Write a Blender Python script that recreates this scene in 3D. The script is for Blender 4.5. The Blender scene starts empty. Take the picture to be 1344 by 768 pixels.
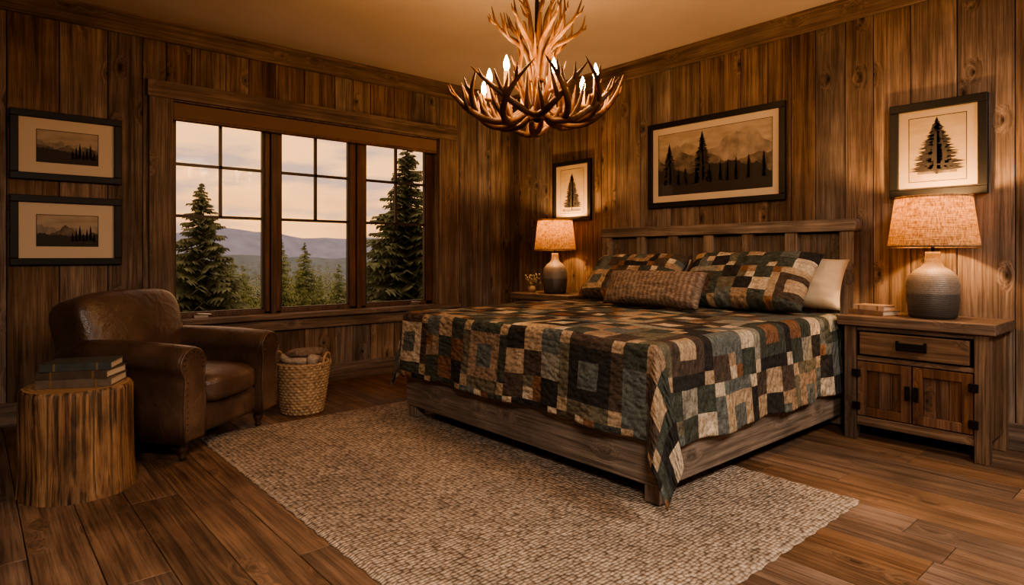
import bpy, math, random
from mathutils import Vector, Matrix, noise
random.seed(7)
pi=math.pi
scn=bpy.context.scene

# ------------------------------------------------------------------ mesh builder
class MB:
    def __init__(s): s.v=[];s.f=[];s.m=[];s.s=[]
    def add(s,vs,fs,mat=0,smooth=False,M=None):
        o=len(s.v)
        for p in vs:
            p=Vector(p)
            s.v.append(tuple(M@p) if M else tuple(p))
        for f in fs:
            s.f.append(tuple(i+o for i in f)); s.m.append(mat); s.s.append(smooth)
    def box(s,x0,x1,y0,y1,z0,z1,mat=0,M=None):
        vs=[(x0,y0,z0),(x1,y0,z0),(x1,y1,z0),(x0,y1,z0),(x0,y0,z1),(x1,y0,z1),(x1,y1,z1),(x0,y1,z1)]
        fs=[(0,3,2,1),(4,5,6,7),(0,1,5,4),(1,2,6,5),(2,3,7,6),(3,0,4,7)]
        s.add(vs,fs,mat,False,M)
    def lathe(s,prof,c=(0,0,0),n=32,mat=0,smooth=True,M=None,fn=None):
        vs=[];fs=[]
        for (r,z) in prof:
            for i in range(n):
                a=2*pi*i/n; rr=r
                if fn: rr=fn(r,z,a)
                vs.append((c[0]+rr*math.cos(a),c[1]+rr*math.sin(a),c[2]+z))
        for k in range(len(prof)-1):
            for i in range(n):
                j=(i+1)%n
                fs.append((k*n+i,k*n+j,(k+1)*n+j,(k+1)*n+i))
        s.add(vs,fs,mat,smooth,M)
    def tube(s,pts,rad,n=8,mat=0,sub=4,smooth=True,M=None,cap=True):
        P=[Vector(p) for p in pts]
        if sub>1 and len(P)>2:
            Q=[];RR=[]
            for i in range(len(P)-1):
                p0=P[max(i-1,0)];p1=P[i];p2=P[i+1];p3=P[min(i+2,len(P)-1)]
                for k in range(sub):
                    t=k/sub
                    q=0.5*((2*p1)+(p2-p0)*t+(2*p0-5*p1+4*p2-p3)*t*t+(3*p1-p0-3*p2+p3)*t**3)
                    Q.append(q);RR.append(rad[i]*(1-t)+rad[i+1]*t)
            Q.append(P[-1]);RR.append(rad[-1])
        else: Q=P;RR=list(rad)
        vs=[];fs=[];up=None
        for i,q in enumerate(Q):
            d=(Q[min(i+1,len(Q)-1)]-Q[max(i-1,0)])
            if d.length<1e-9: d=Vector((0,0,1))
            d.normalize()
            if up is None:
                up=d.orthogonal().normalized()
            else:
                up=(up-d*up.dot(d))
                if up.length<1e-6: up=d.orthogonal()
                up.normalize()
            w=d.cross(up)
            for k in range(n):
                a=2*pi*k/n
                vs.append(q+(up*math.cos(a)+w*math.sin(a))*RR[i])
        for i in range(len(Q)-1):
            for k in range(n):
                j=(k+1)%n
                fs.append((i*n+k,i*n+j,(i+1)*n+j,(i+1)*n+k))
        if cap:
            fs.append(tuple(range(n))[::-1]); fs.append(tuple((len(Q)-1)*n+k for k in range(n)))
        s.add(vs,fs,mat,smooth,M)
    def sbox(s,c,h,e=5,n=10,mat=0,M=None,fn=None):
        cx,cy,cz=c
        for ax in range(3):
            for sg in (-1,1):
                vs=[];fs=[]
                for i in range(n+1):
                    for j in range(n+1):
                        a=math.tan((i/n*2-1)*pi/4);b=math.tan((j/n*2-1)*pi/4)
                        p=[0,0,0];p[ax]=sg;p[(ax+1)%3]=a;p[(ax+2)%3]=b
                        L=(abs(p[0])**e+abs(p[1])**e+abs(p[2])**e)**(1/e)
                        q=Vector((p[0]/L*h[0],p[1]/L*h[1],p[2]/L*h[2]))
                        if fn: q=Vector(fn(q))
                        vs.append((q.x+cx,q.y+cy,q.z+cz))
                for i in range(n):
                    for j in range(n):
                        f=(i*(n+1)+j,(i+1)*(n+1)+j,(i+1)*(n+1)+j+1,i*(n+1)+j+1)
                        fs.append(f if sg>0 else f[::-1])
                s.add(vs,fs,mat,True,M)
    def obj(s,name,mats,parent=None,bevel=0,merge=False,M=None,sub=0,segs=2):
        me=bpy.data.meshes.new(name)
        me.from_pydata(s.v,[],s.f)
        for m in mats: me.materials.append(m)
        me.polygons.foreach_set('material_index',s.m)
        me.polygons.foreach_set('use_smooth',s.s)
        me.update()
        ob=bpy.data.objects.new(name,me)
        scn.collection.objects.link(ob)
        if parent: ob.parent=parent
        if M: ob.matrix_world=M
        if merge:
            w=ob.modifiers.new('weld','WELD'); w.merge_threshold=0.0004
        if bevel:
            b=ob.modifiers.new('bevel','BEVEL'); b.width=bevel; b.segments=segs; b.limit_method='ANGLE'
        if sub:
            b=ob.modifiers.new('sub','SUBSURF'); b.levels=sub; b.render_levels=sub
        return ob

def empty(name,loc=(0,0,0),rz=0):
    e=bpy.data.objects.new(name,None); scn.collection.objects.link(e)
    e.location=loc; e.rotation_euler=(0,0,rz); e.empty_display_size=.1
    return e

# ------------------------------------------------------------------ materials
def newmat(name):
    m=bpy.data.materials.new(name); m.use_nodes=True
    nt=m.node_tree; b=nt.nodes['Principled BSDF']
    return m,nt,b
def N(nt,t,**kw):
    n=nt.nodes.new('ShaderNode'+t)
    for k,v in kw.items():
        if k.startswith('i_'):
            key=k[2:]
            key=int(key) if key.isdigit() else key.replace('_',' ')
            n.inputs[key].default_value=v
        else: setattr(n,k,v)
    return n
def L(nt,a,b): nt.links.new(a,b)
def ramp(nt,stops,fac=None,interp='LINEAR'):
    r=nt.nodes.new('ShaderNodeValToRGB'); cr=r.color_ramp; cr.interpolation=interp
    while len(cr.elements)<len(stops): cr.elements.new(0.5)
    for e,(p,c) in zip(cr.elements,stops):
        e.position=p; e.color=(c[0],c[1],c[2],1) if hasattr(c,'__len__') else (c,c,c,1)
    if fac is not None: L(nt,fac,r.inputs[0])
    return r
def math_(nt,op,a,b=None,c=None):
    n=nt.nodes.new('ShaderNodeMath'); n.operation=op
    for i,x in enumerate((a,b,c)):
        if x is None: continue
        if hasattr(x,'links'): L(nt,x,n.inputs[i])
        else: n.inputs[i].default_value=x
    return n.outputs[0]
def mixc(nt,fac,a,b,mode='MIX'):
    n=nt.nodes.new('ShaderNodeMix'); n.data_type='RGBA'; n.blend_type=mode
    for i,x in ((0,fac),(6,a),(7,b)):
        if hasattr(x,'links'): L(nt,x,n.inputs[i])
        elif i==0: n.inputs[0].default_value=x
        else: n.inputs[i].default_value=(x[0],x[1],x[2],1)
    return n.outputs[2]
def bump(nt,b,h,strength=.3,dist=.01):
    n=N(nt,'Bump',i_Strength=strength,i_Distance=dist); L(nt,h,n.inputs['Height']); L(nt,n.outputs[0],b.inputs['Normal'])
def sc_(c,k): return tuple(x*k for x in c)

def wood(name,axis,dark,mid,light,rough=.6,var=.5,knots=1.0,gscale=1.0,bstr=.35,sat=.15,spec=.4,k=1.0,gate=.5):
    dark,mid,light=sc_(dark,k),sc_(mid,k),sc_(light,k)
    m,nt,b=newmat(name)
    tc=N(nt,'TexCoord'); g=N(nt,'NewGeometry')
    rnd=g.outputs['Random Per Island']
    off=N(nt,'VectorMath',operation='SCALE',i_0=(37.1,23.7,51.3)); L(nt,rnd,off.inputs['Scale'])
    add=N(nt,'VectorMath',operation='ADD'); L(nt,tc.outputs['Object'],add.inputs[0]); L(nt,off.outputs[0],add.inputs[1])
    sx=N(nt,'SeparateXYZ'); L(nt,add.outputs[0],sx.inputs[0])
    o=[i for i in range(3) if i!=axis]
    ac=math_(nt,'ADD',sx.outputs[o[0]],sx.outputs[o[1]])
    cx=N(nt,'CombineXYZ'); L(nt,math_(nt,'MULTIPLY',ac,5.5),cx.inputs[0]); L(nt,math_(nt,'MULTIPLY',sx.outputs[axis],3.2),cx.inputs[1])
    vo=N(nt,'TexVoronoi',voronoi_dimensions='2D',i_Scale=1.0); L(nt,cx.outputs[0],vo.inputs['Vector'])
    sc3=N(nt,'SeparateColor'); L(nt,vo.outputs['Color'],sc3.inputs[0])
    gt=math_(nt,'GREATER_THAN',sc3.outputs[0],gate)
    bend=ramp(nt,[(0,1.0),(.30,0.0)],vo.outputs['Distance'])
    bnd=math_(nt,'MULTIPLY',math_(nt,'MULTIPLY',bend.outputs[0],gt),.05*(1 if knots else 0))
    off2=N(nt,'CombineXYZ')
    for i in o: L(nt,bnd,off2.inputs[i])
    add2=N(nt,'VectorMath',operation='ADD'); L(nt,add.outputs[0],add2.inputs[0]); L(nt,off2.outputs[0],add2.inputs[1])
    sc=[24*gscale]*3; sc[axis]=1.0*gscale
    mp=N(nt,'Mapping',i_Scale=tuple(sc)); L(nt,add2.outputs[0],mp.inputs[0])
    n1=N(nt,'TexNoise',i_Scale=1.0,i_Detail=8.0,i_Roughness=.62,i_Distortion=.7); L(nt,mp.outputs[0],n1.inputs['Vector'])
    sc2=[130*gscale]*3; sc2[axis]=3.0*gscale
    mp2=N(nt,'Mapping',i_Scale=tuple(sc2)); L(nt,add2.outputs[0],mp2.inputs[0])
    n2=N(nt,'TexNoise',i_Scale=1.0,i_Detail=3.0,i_Roughness=.6); L(nt,mp2.outputs[0],n2.inputs['Vector'])
    r1=ramp(nt,[(.34,dark),(.5,mid),(.67,light)],n1.outputs[0])
    r2=ramp(nt,[(.34,.36),(.56,1.0)],n2.outputs[0])
    col=mixc(nt,.75,r1.outputs[0],r2.outputs[0],'MULTIPLY')
    n3=N(nt,'TexNoise',i_Scale=3.2,i_Detail=6.0); L(nt,add.outputs[0],n3.inputs['Vector'])
    r3=ramp(nt,[(.35,.64),(.65,1.22)],n3.outputs[0])
    col=mixc(nt,.75,col,r3.outputs[0],'MULTIPLY')
    h=n2.outputs[0]
    if knots:
        wob=math_(nt,'ADD',vo.outputs['Distance'],math_(nt,'MULTIPLY',math_(nt,'SUBTRACT',n1.outputs[0],.5),.07))
        kr=ramp(nt,[(.03,1.0),(.055,.5),(.15,0.0)],wob)
        col=mixc(nt,math_(nt,'MULTIPLY',math_(nt,'MULTIPLY',kr.outputs[0],gt),.9*knots),col,sc_(dark,.22))
    hv=N(nt,'HueSaturation'); L(nt,col,hv.inputs['Color'])
    L(nt,math_(nt,'MULTIPLY_ADD',rnd,var,1-var/2),hv.inputs['Value'])
    r4=math_(nt,'FRACT',math_(nt,'MULTIPLY',rnd,17.3))
    L(nt,math_(nt,'MULTIPLY_ADD',r4,sat*2,1-sat),hv.inputs['Saturation'])
    L(nt,hv.outputs[0],b.inputs['Base Color'])
    b.inputs['Specular IOR Level'].default_value=spec
    L(nt,math_(nt,'MULTIPLY_ADD',n2.outputs[0],.25,rough-.12),b.inputs['Roughness'])
    bump(nt,b,h,bstr,.004)
    return m

def plain(name,col,rough=.6,metal=0,nscale=0,namt=.2,bs=0,bscale=60,emis=None,es=0,coat=0,bd=.004,spec=.5):
    m,nt,b=newmat(name)
    b.inputs['Base Color'].default_value=(*col,1); b.inputs['Roughness'].default_value=rough; b.inputs['Metallic'].default_value=metal
    b.inputs['Specular IOR Level'].default_value=spec
    tc=N(nt,'TexCoord')
    if nscale:
        n=N(nt,'TexNoise',i_Scale=nscale,i_Detail=5.0); L(nt,tc.outputs['Object'],n.inputs['Vector'])
        r=ramp(nt,[(.3,tuple(c*(1-namt) for c in col)),(.7,tuple(min(1,c*(1+namt)) for c in col))],n.outputs[0])
        L(nt,r.outputs[0],b.inputs['Base Color'])
    if bs:
        n=N(nt,'TexNoise',i_Scale=bscale,i_Detail=4.0); L(nt,tc.outputs['Object'],n.inputs['Vector'])
        bump(nt,b,n.outputs[0],bs,bd)
    if emis:
        b.inputs['Emission Color'].default_value=(*emis,1); b.inputs['Emission Strength'].default_value=es
    if coat:
        b.inputs['Coat Weight'].default_value=coat; b.inputs['Coat Roughness'].default_value=.05
    return m

WD,WM,WL=(.088,.060,.043),(.180,.127,.092),(.27,.200,.150)
M_wall=wood('weathered_plank_wood',2,WD,WM,WL,rough=.82,var=.65,sat=.28,spec=.15,gate=.60)
TD,TM,TL=(.105,.066,.044),(.178,.118,.080),(.245,.168,.118)
M_trimz=wood('trim_wood_v',2,TD,TM,TL,rough=.7,var=.2,knots=.5,spec=.25)
M_trimx=wood('trim_wood_x',0,TD,TM,TL,rough=.7,var=.2,knots=.5,spec=.25)
M_trimy=wood('trim_wood_y',1,TD,TM,TL,rough=.7,var=.2,knots=.5,spec=.25)
M_floor=wood('oak_floor_wood',1,(.090,.051,.031),(.172,.101,.060),(.245,.15,.092),rough=.56,var=.45,knots=.5,bstr=.25,spec=.30,gscale=.9,gate=.7)
BD,BM,BL=(.125,.090,.065),(.23,.172,.128),(.33,.255,.195)
M_bedx=wood('bed_wood_x',0,BD,BM,BL,rough=.65,var=.2,knots=.4,spec=.25)
M_bedy=wood('bed_wood_y',1,BD,BM,BL,rough=.65,var=.2,knots=.4,spec=.25)
M_bedz=wood('bed_wood_z',2,BD,BM,BL,rough=.65,var=.3,knots=.4,spec=.25)
M_bedp=wood('bed_panel_wood',2,BD,BM,BL,rough=.7,var=.4,knots=.5,spec=.2,k=.62)
M_nsx=wood('nightstand_wood_x',0,(.085,.05,.032),(.16,.098,.062),(.23,.147,.094),rough=.55,var=.2,knots=.4,spec=.3)
M_nsz=wood('nightstand_wood_z',2,(.075,.046,.029),(.14,.087,.055),(.20,.13,.082),rough=.55,var=.2,knots=.4,spec=.3)
M_nsd=wood('nightstand_door_wood',2,(.06,.028,.015),(.12,.060,.032),(.18,.094,.05),rough=.45,var=.3,knots=.8)
M_winf=wood('window_frame_wood',2,(.08,.037,.021),(.13,.064,.036),(.17,.088,.05),rough=.5,var=.15,knots=0)
M_blackf=plain('black_frame_wood',(.010,.009,.008),.45,spec=.3)
M_metal=plain('dark_iron',(.02,.018,.016),.45,metal=.8)
M_steel=plain('brushed_steel',(.5,.45,.38),.35,metal=1)
M_ceil=plain('ceiling_plaster',(.47,.39,.32),.9,nscale=3,namt=.04,bs=.15,bscale=150)
M_mat=plain('cream_mat_board',(.56,.46,.34),.8,coat=.35)
M_mat2=plain('tan_mat_board',(.40,.29,.175),.8,coat=.35)

# ------------------------------------------------------------------ room
H=2.77; X0=-5.7; Y0=-6.7
OX0,OX1,OZ0,OZ1=-3.29,-0.93,.60,2.215
mb=MB(); x=X0; w=.185
while x<0.05:
    y=Y0-random.random()*1.2
    while y<0.05:
        ln=random.uniform(1.0,2.1)
        y1=min(y+ln,.05); y0=max(y,Y0)
        if y1-y0>.05: mb.box(x+.0014,min(x+w,.05)-.0014,y0+.0014,y1-.0014,-.03,0,0)
        y+=ln
    x+=w
mb.box(X0-.1,.1,Y0-.1,.2,-.08,-.028,1)
mb.obj('floor',[M_floor,plain('subfloor',(.02,.012,.008),.9)],bevel=.0018,segs=1)
mb=MB(); mb.box(X0-.2,.2,Y0-.2,.25,H,H+.15,0); mb.obj('ceiling',[M_ceil])
def planks(mb,a0,a1,hole,put):
    a=a0
    while a<a1-.01:
        w=random.choice([.14,.17,.19,.21,.24,.27]); b=min(a+w,a1)
        if a1-b<.06: b=a1
        dt=random.uniform(0,.004)
        if hole and b>hole[0] and a<hole[1]:
            put(a,b,0,hole[2],dt); put(a,b,hole[3],H,random.uniform(0,.004))
        else: put(a,b,0,H,dt)
        a=b
g=.0022
mb=MB()
hole=(OX0-.01,OX1+.01,OZ0-.02,OZ1+.02)
for a0,a1,hh in ((X0,hole[0],None),(hole[0],hole[1],hole),(hole[1],0,None)):
    planks(mb,a0,a1,hh,lambda a,b,z0,z1,dt: mb.box(a+g,b-g,-dt,.022,z0,z1,0))
for bx in ((X0-.2,hole[0],0,H),(hole[1],.2,0,H),(hole[0],hole[1],0,hole[2]),(hole[0],hole[1],hole[3],H)):
    mb.box(bx[0],bx[1],.02,.2,bx[2],bx[3],1)
M_back=plain('wall_backing',(.012,.008,.005),.9)
mb.obj('wall_north',[M_wall,M_back],bevel=.002,segs=1)
mb=MB(); planks(mb,Y0,0,None,lambda a,b,z0,z1,dt: mb.box(-dt,.022,a+g,b-g,z0,z1,0)); mb.box(.02,.2,Y0-.2,.2,0,H,1)
mb.obj('wall_east',[M_wall,M_back],bevel=.002,segs=1)
mb=MB(); planks(mb,Y0,0,None,lambda a,b,z0,z1,dt: mb.box(X0-.022,X0+dt,a+g,b-g,z0,z1,0)); mb.box(X0-.2,X0-.02,Y0-.2,.2,0,H,1)
mb.obj('wall_west',[M_wall,M_back])
mb=MB(); planks(mb,X0,0,None,lambda a,b,z0,z1,dt: mb.box(a+g,b-g,Y0-.022,Y0+dt,z0,z1,0)); mb.box(X0,0,Y0-.2,Y0-.02,0,H,1)
mb.obj('wall_south',[M_wall,M_back])
mb=MB(); mb.box(X0,-.005,-.03,-.005,2.62,H,0); mb.box(X0,-.005,-.038,-.005,H-.03,H,0); mb.obj('trim_1',[M_trimx],bevel=.004)
mb=MB(); mb.box(-.03,-.005,Y0,-.04,2.62,H,0); mb.box(-.038,-.005,Y0,-.04,H-.03,H,0); mb.obj('trim_2',[M_trimy],bevel=.004)
mb=MB(); mb.box(X0,-.03,-.025,-.005,0,.15,0); mb.obj('baseboard_north',[M_trimx],bevel=.004)
mb=MB(); mb.box(-.025,-.005,Y0,-.03,0,.15,0); mb.obj('baseboard_east',[M_trimy],bevel=.004)

# ------------------------------------------------------------------ window
win=empty('window_1')
mb=MB()
mb.box(-3.425,-.72,-.035,-.005,OZ1,2.335,0)
mb.obj('head_casing',[M_trimx],win,bevel=.004)
mb=MB(); mb.box(-3.413,OX0+.03,-.028,-.005,.52,OZ1,0); mb.box(OX1,-.74,-.028,-.005,.52,OZ1,0)
mb.obj('side_casings',[M_trimz],win,bevel=.004)
mb=MB(); mb.box(-3.44,-.71,-.075,.10,.565,.605,0); mb.box(-3.40,-.75,-.035,-.005,.47,.565,0)
mb.obj('stool',[M_trimx],win,bevel=.005)
mb=MB(); mb.box(OX0,OX0+.03,-.005,.16,.60,OZ1,0); mb.box(OX1-.012,OX1+.008,-.005,.16,.60,OZ1,0)
mb.box(OX0,OX1,-.005,.16,OZ1-.01,OZ1+.015,0); mb.box(OX0,OX1,.1,.2,.58,.61,0)
mb.obj('jambs',[M_trimz],win)
mb=MB(); yf0,yf1=.09,.15
panes=[(-3.225,-2.57),(-2.433,-1.818),(-1.66,-1.011)]
mb.box(-3.26,OX1-.012,yf0,yf1,.605,.64,0); mb.box(-3.26,OX1-.012,yf0,yf1,2.10,2.205,0)
edges=[-3.26]+[v for p in panes for v in p]+[-.942]
for i in range(0,8,2): mb.box(edges[i],edges[i+1],yf0,yf1,.605,2.2,0)
for a,b in ((-2.57,-2.433),(-1.818,-1.66)):
    c=(a+b)/2; mb.box(c-.022,c+.022,.055,.10,.605,2.2,0)
    mb.box(a+.006,c-.028,.078,.095,.62,2.12,0); mb.box(c+.028,b-.006,.078,.095,.62,2.12,0)
mb.obj('frame',[M_winf],win,bevel=.004)
M_grille=plain('dark_bronze',(.035,.024,.018),.45)
mb=MB()
for a,b in panes:
    c=(a+b)/2
    mb.box(c-.011,c+.011,.105,.13,1.376,2.12,0)
    for z in (1.765,1.376): mb.box(a,b,.105,.13,z-.011,z+.011,0)
    for s0,s1 in ((a-.002,a+.012),(b-.012,b+.002)): mb.box(s0,s1,.10,.135,.63,2.12,0)
    mb.box(a,b,.10,.135,.63,.648,0)
mb.obj('grilles',[M_grille],win)
m,nt,b=newmat('window_glass')
for n in list(nt.nodes):
    if n.type!='OUTPUT_MATERIAL': nt.nodes.remove(n)
tr=N(nt,'BsdfTransparent',i_Color=(.98,.98,.97,1)); gl=N(nt,'BsdfGlossy',i_Roughness=.02); mx=N(nt,'MixShader',i_Fac=.004)
L(nt,tr.outputs[0],mx.inputs[1]); L(nt,gl.outputs[0],mx.inputs[2]); L(nt,mx.outputs[0],nt.nodes['Material Output'].inputs[0])
M_glass=m
mb=MB()
for a,b in panes: mb.add([(a,.118,.64),(b,.118,.64),(b,.118,2.1),(a,.118,2.1)],[(0,1,2,3)])
mb.obj('glass',[M_glass],win)
mb=MB()
for x in (-3.05,-1.16):
    mb.box(x-.05,x+.05,.06,.09,.605,.625,0); mb.tube([(x-.03,.07,.635),(x+.03,.06,.632),(x+.07,.05,.626)],[.007]*3,6,0)
mb.obj('crank_handles',[M_steel],win)
m,nt,b=newmat('woven_shade'); tc=N(nt,'TexCoord')
wv=N(nt,'TexWave',bands_direction='Z',i_Scale=60.0,i_Distortion=1.0); L(nt,tc.outputs['Object'],wv.inputs[0])
r=ramp(nt,[(0,(.12,.068,.042)),(1,(.20,.12,.075))],wv.outputs[1]); L(nt,r.outputs[0],b.inputs['Base Color']); b.inputs['Roughness'].default_value=.8
sh=empty('roller_shade')
mb=MB(); mb.box(-3.255,OX1-.014,-.0,.04,2.085,2.20,0); mb.box(-3.255,OX1-.014,-.006,.046,2.07,2.092,1)
mb.obj('shade_roll',[m,M_winf],sh,bevel=.006)

# ------------------------------------------------------------------ outside
def world():
    w=bpy.data.worlds.new('dusk_sky'); scn.world=w; w.use_nodes=True; nt=w.node_tree
    bg=nt.nodes['Background']
    tc=N(nt,'TexCoord'); sp=N(nt,'SeparateXYZ'); L(nt,tc.outputs['Generated'],sp.inputs[0])
    base=ramp(nt,[(0.0,(.50,.36,.33)),(.015,(.88,.38,.16)),(.06,(.95,.44,.15)),(.12,(.75,.40,.20)),(.22,(.48,.33,.27)),(1,(.26,.28,.36))],sp.outputs[2])
    mp=N(nt,'Mapping',i_Scale=(3.0,3.0,12.0)); L(nt,tc.outputs['Generated'],mp.inputs[0])
    n=N(nt,'TexNoise',i_Scale=1.6,i_Detail=7.0,i_Distortion=.5); L(nt,mp.outputs[0],n.inputs['Vector'])
    c=ramp(nt,[(.40,0.0),(.58,1.0)],n.outputs[0])
    c2=mixc(nt,math_(nt,'MULTIPLY',c.outputs[0],.85),base.outputs[0],(1.15,.56,.19))
    n2=N(nt,'TexNoise',i_Scale=2.7,i_Detail=7.0); L(nt,mp.outputs[0],n2.inputs['Vector'])
    cd=ramp(nt,[(.47,0.0),(.62,1.0)],n2.outputs[0])
    c3=mixc(nt,math_(nt,'MULTIPLY',cd.outputs[0],.8),c2,(.36,.26,.235))
    L(nt,c3,bg.inputs[0]); bg.inputs[1].default_value=1.1
world()
def conifer(mb,x,y,z0,h,r,layers=22,per=13,tw=6,seed=0,mi=0,zmin=0,th=.97):
    rd=random.Random(seed)
    mb.tube([(x,y,z0),(x,y,z0+h*th)],[h*.018,.008],6,1,sub=1)
    for i in range(layers):
        t=(i+.3)/layers
        if t<zmin: continue
        z=z0+h*(.06+.92*t); R=r*(1-t)**.9*rd.uniform(.8,1.12)+.04
        for k in range(per):
            a=2*pi*(k+rd.random())/per; rr=R*rd.uniform(.65,1.15)
            dx,dy=math.cos(a),math.sin(a); px,py=-dy,dx
            zz=z+rd.uniform(-.5,.5)*h/layers
            dr=rr*rd.uniform(.2,.5)
            fs=[];vs=[]
            for j in range(tw):
                q=(j+.4)/tw
                cx=x+dx*rr*q; cy=y+dy*rr*q; cz=zz-dr*q+dr*.55*q*q
                wd=rr*.40*(1-q)**.55*(q+.3)+.03
                for sg in (-1,1):
                    o=len(vs)
                    ww=wd*rd.uniform(.7,1.2)
                    vs+= [(cx-dx*rr*.10,cy-dy*rr*.10,cz+.015),(cx+dx*rr*.14,cy+dy*rr*.14,cz),
                          (cx+dx*rr*.18+px*sg*ww,cy+dy*rr*.18+py*sg*ww,cz-ww*.55-rd.random()*.05)]
                    fs.append((o,o+1,o+2))
            mb.add(vs,fs,mi)
def treemat(name,c,var=.45,ns=2.5):
    return plain(name,c,.9,nscale=ns,namt=var,spec=.1)
M_bark=plain('conifer_bark',(.05,.035,.025),.9)
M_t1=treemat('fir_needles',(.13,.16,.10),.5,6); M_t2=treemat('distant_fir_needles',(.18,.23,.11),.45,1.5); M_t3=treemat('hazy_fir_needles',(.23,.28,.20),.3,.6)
mb=MB(); conifer(mb,0.05,12,-3.4,6.45,1.9,38,20,8,1); mb.obj('large_fir_tree',[M_t1,M_bark])
mb=MB(); conifer(mb,4.85,10,-3.4,7.9,2.3,42,20,8,2); mb.obj('large_fir_tree.001',[M_t1,M_bark])
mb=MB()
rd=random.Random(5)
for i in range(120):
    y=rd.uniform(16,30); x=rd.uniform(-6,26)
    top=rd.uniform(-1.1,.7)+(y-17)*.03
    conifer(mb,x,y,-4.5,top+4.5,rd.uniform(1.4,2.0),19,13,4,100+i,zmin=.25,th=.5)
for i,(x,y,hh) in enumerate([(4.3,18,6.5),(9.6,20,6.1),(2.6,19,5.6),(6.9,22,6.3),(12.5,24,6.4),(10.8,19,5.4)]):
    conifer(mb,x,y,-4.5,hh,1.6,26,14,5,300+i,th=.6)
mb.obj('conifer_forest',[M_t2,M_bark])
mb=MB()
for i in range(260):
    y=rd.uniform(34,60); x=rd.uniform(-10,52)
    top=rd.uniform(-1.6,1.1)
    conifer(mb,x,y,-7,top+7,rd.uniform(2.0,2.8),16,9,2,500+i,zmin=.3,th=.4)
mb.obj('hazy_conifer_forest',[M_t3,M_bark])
def ridge(name,y,zt,amp,col,sd,x0=-150,x1=420,zb=-12):
    mb=MB(); n=120; vs=[];fs=[]
    for i in range(n+1):
        x=x0+(x1-x0)*i/n
        z=zt+amp*noise.fractal(Vector((x/70+sd,sd*3.1,0)),1,2,5)
        vs+=[(x,y-50,zb),(x,y,z),(x,y+60,z-2)]
    for i in range(n):
        o=i*3; fs+=[(o,o+3,o+4,o+1),(o+1,o+4,o+5,o+2)]
    mb.add(vs,fs,0,True); mb.obj(name,[plain(name+'_mat',col,1,nscale=.2,namt=.12,spec=0)])
ridge('distant_mountain_ridge',240,8.5,7,(.26,.33,.50),1.3,zb=-15)  # blue distance haze painted into the ridge colour
ridge('forested_hill',150,2.0,4.0,(.16,.22,.27),7.7,zb=-15)  # thinner haze painted in, greyer than the far ridge
mb=MB(); mb.add([(-200,3,-4.2),(400,3,-4.2),(400,60,-7),(-200,60,-7),(400,420,-12),(-200,420,-12)],[(0,1,2,3),(3,2,4,5)])
mb.obj('forest_ground',[plain('forest_floor',(.09,.11,.05),1,nscale=1)])

# ------------------------------------------------------------------ framed pictures
M_ink=plain('sepia_ink_dark',(.022,.017,.013),.7,coat=.3)
M_ink2=plain('sepia_ink_mid',(.12,.09,.062),.7,nscale=18,namt=.6,coat=.3)
M_ink3=plain('sepia_ink_light',(.26,.205,.15),.7,nscale=12,namt=.4,coat=.3)
def paper(name,c1,c2):
    m,nt,b=newmat(name); tc=N(nt,'TexCoord'); n=N(nt,'TexNoise',i_Scale=6.0,i_Detail=4.0)
    mp=N(nt,'Mapping',i_Scale=(1,1,4)); L(nt,tc.outputs['Object'],mp.inputs[0]); L(nt,mp.outputs[0],n.inputs[0])
    r=ramp(nt,[(.3,c1),(.7,c2)],n.outputs[0]); L(nt,r.outputs[0],b.inputs['Base Color'])
    b.inputs['Roughness'].default_value=.8; b.inputs['Coat Weight'].default_value=.3; b.inputs['Coat Roughness'].default_value=.05
    return m
M_paper=paper('sepia_paper',(.27,.21,.15),(.43,.345,.25))
M_paper2=paper('tan_paper',(.32,.225,.12),(.40,.29,.165))
def fir2d(mb,cx,z0,h,w,y,seed,mat=0):
    rd=random.Random(seed); n=34
    mb.box(cx-w*.025,cx+w*.025,y-.0002,y,z0,z0+h*.9,mat)
    mb.add([(cx-w*.32,y,z0+h*.11),(cx+w*.32,y,z0+h*.11),(cx,y,z0+h*.95)],[(0,1,2)],mat)
    for i in range(n):
        t=i/n; z=z0+h*(.10+.88*t); R=w/2*(1-t)**.9+.006*h
        for sg in (-1,1):
            for q in range(3):
                rr=R*rd.uniform(.62,1.15); zz=z+rd.uniform(-.02,.02)*h
                mb.add([(cx,y-.0002*q,zz+h*.045),(cx+sg*rr*.55,y-.0002*q,zz+h*.010),(cx+sg*rr,y-.0002*q,zz-h*.018*rd.uniform(-.2,1.6)),(cx+sg*rr*.55,y-.0002*q,zz-h*.024),(cx,y-.0002*q,zz-h*.025)],[(0,1,2,3,4)],mat)
def ridge2d(mb,x0,x1,zb,zt,amp,y,sd,mat,n=60,pk=0):
    vs=[];fs=[]
    for i in range(n+1):
        x=x0+(x1-x0)*i/n; s=noise.fractal(Vector(((x-x0)/(x1-x0)*3+sd,sd,0)),1,2,5)
        s2=noise.noise(Vector(((x-x0)*160,sd,1)))*pk
        vs+=[(x,y,zb),(x,y,min(max(zt+amp*s+s2,zb+.001),zt+amp*1.2))]
    for i in range(n): fs.append((2*i,2*i+2,2*i+3,2*i+1))
    mb.add(vs,fs,mat)
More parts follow.
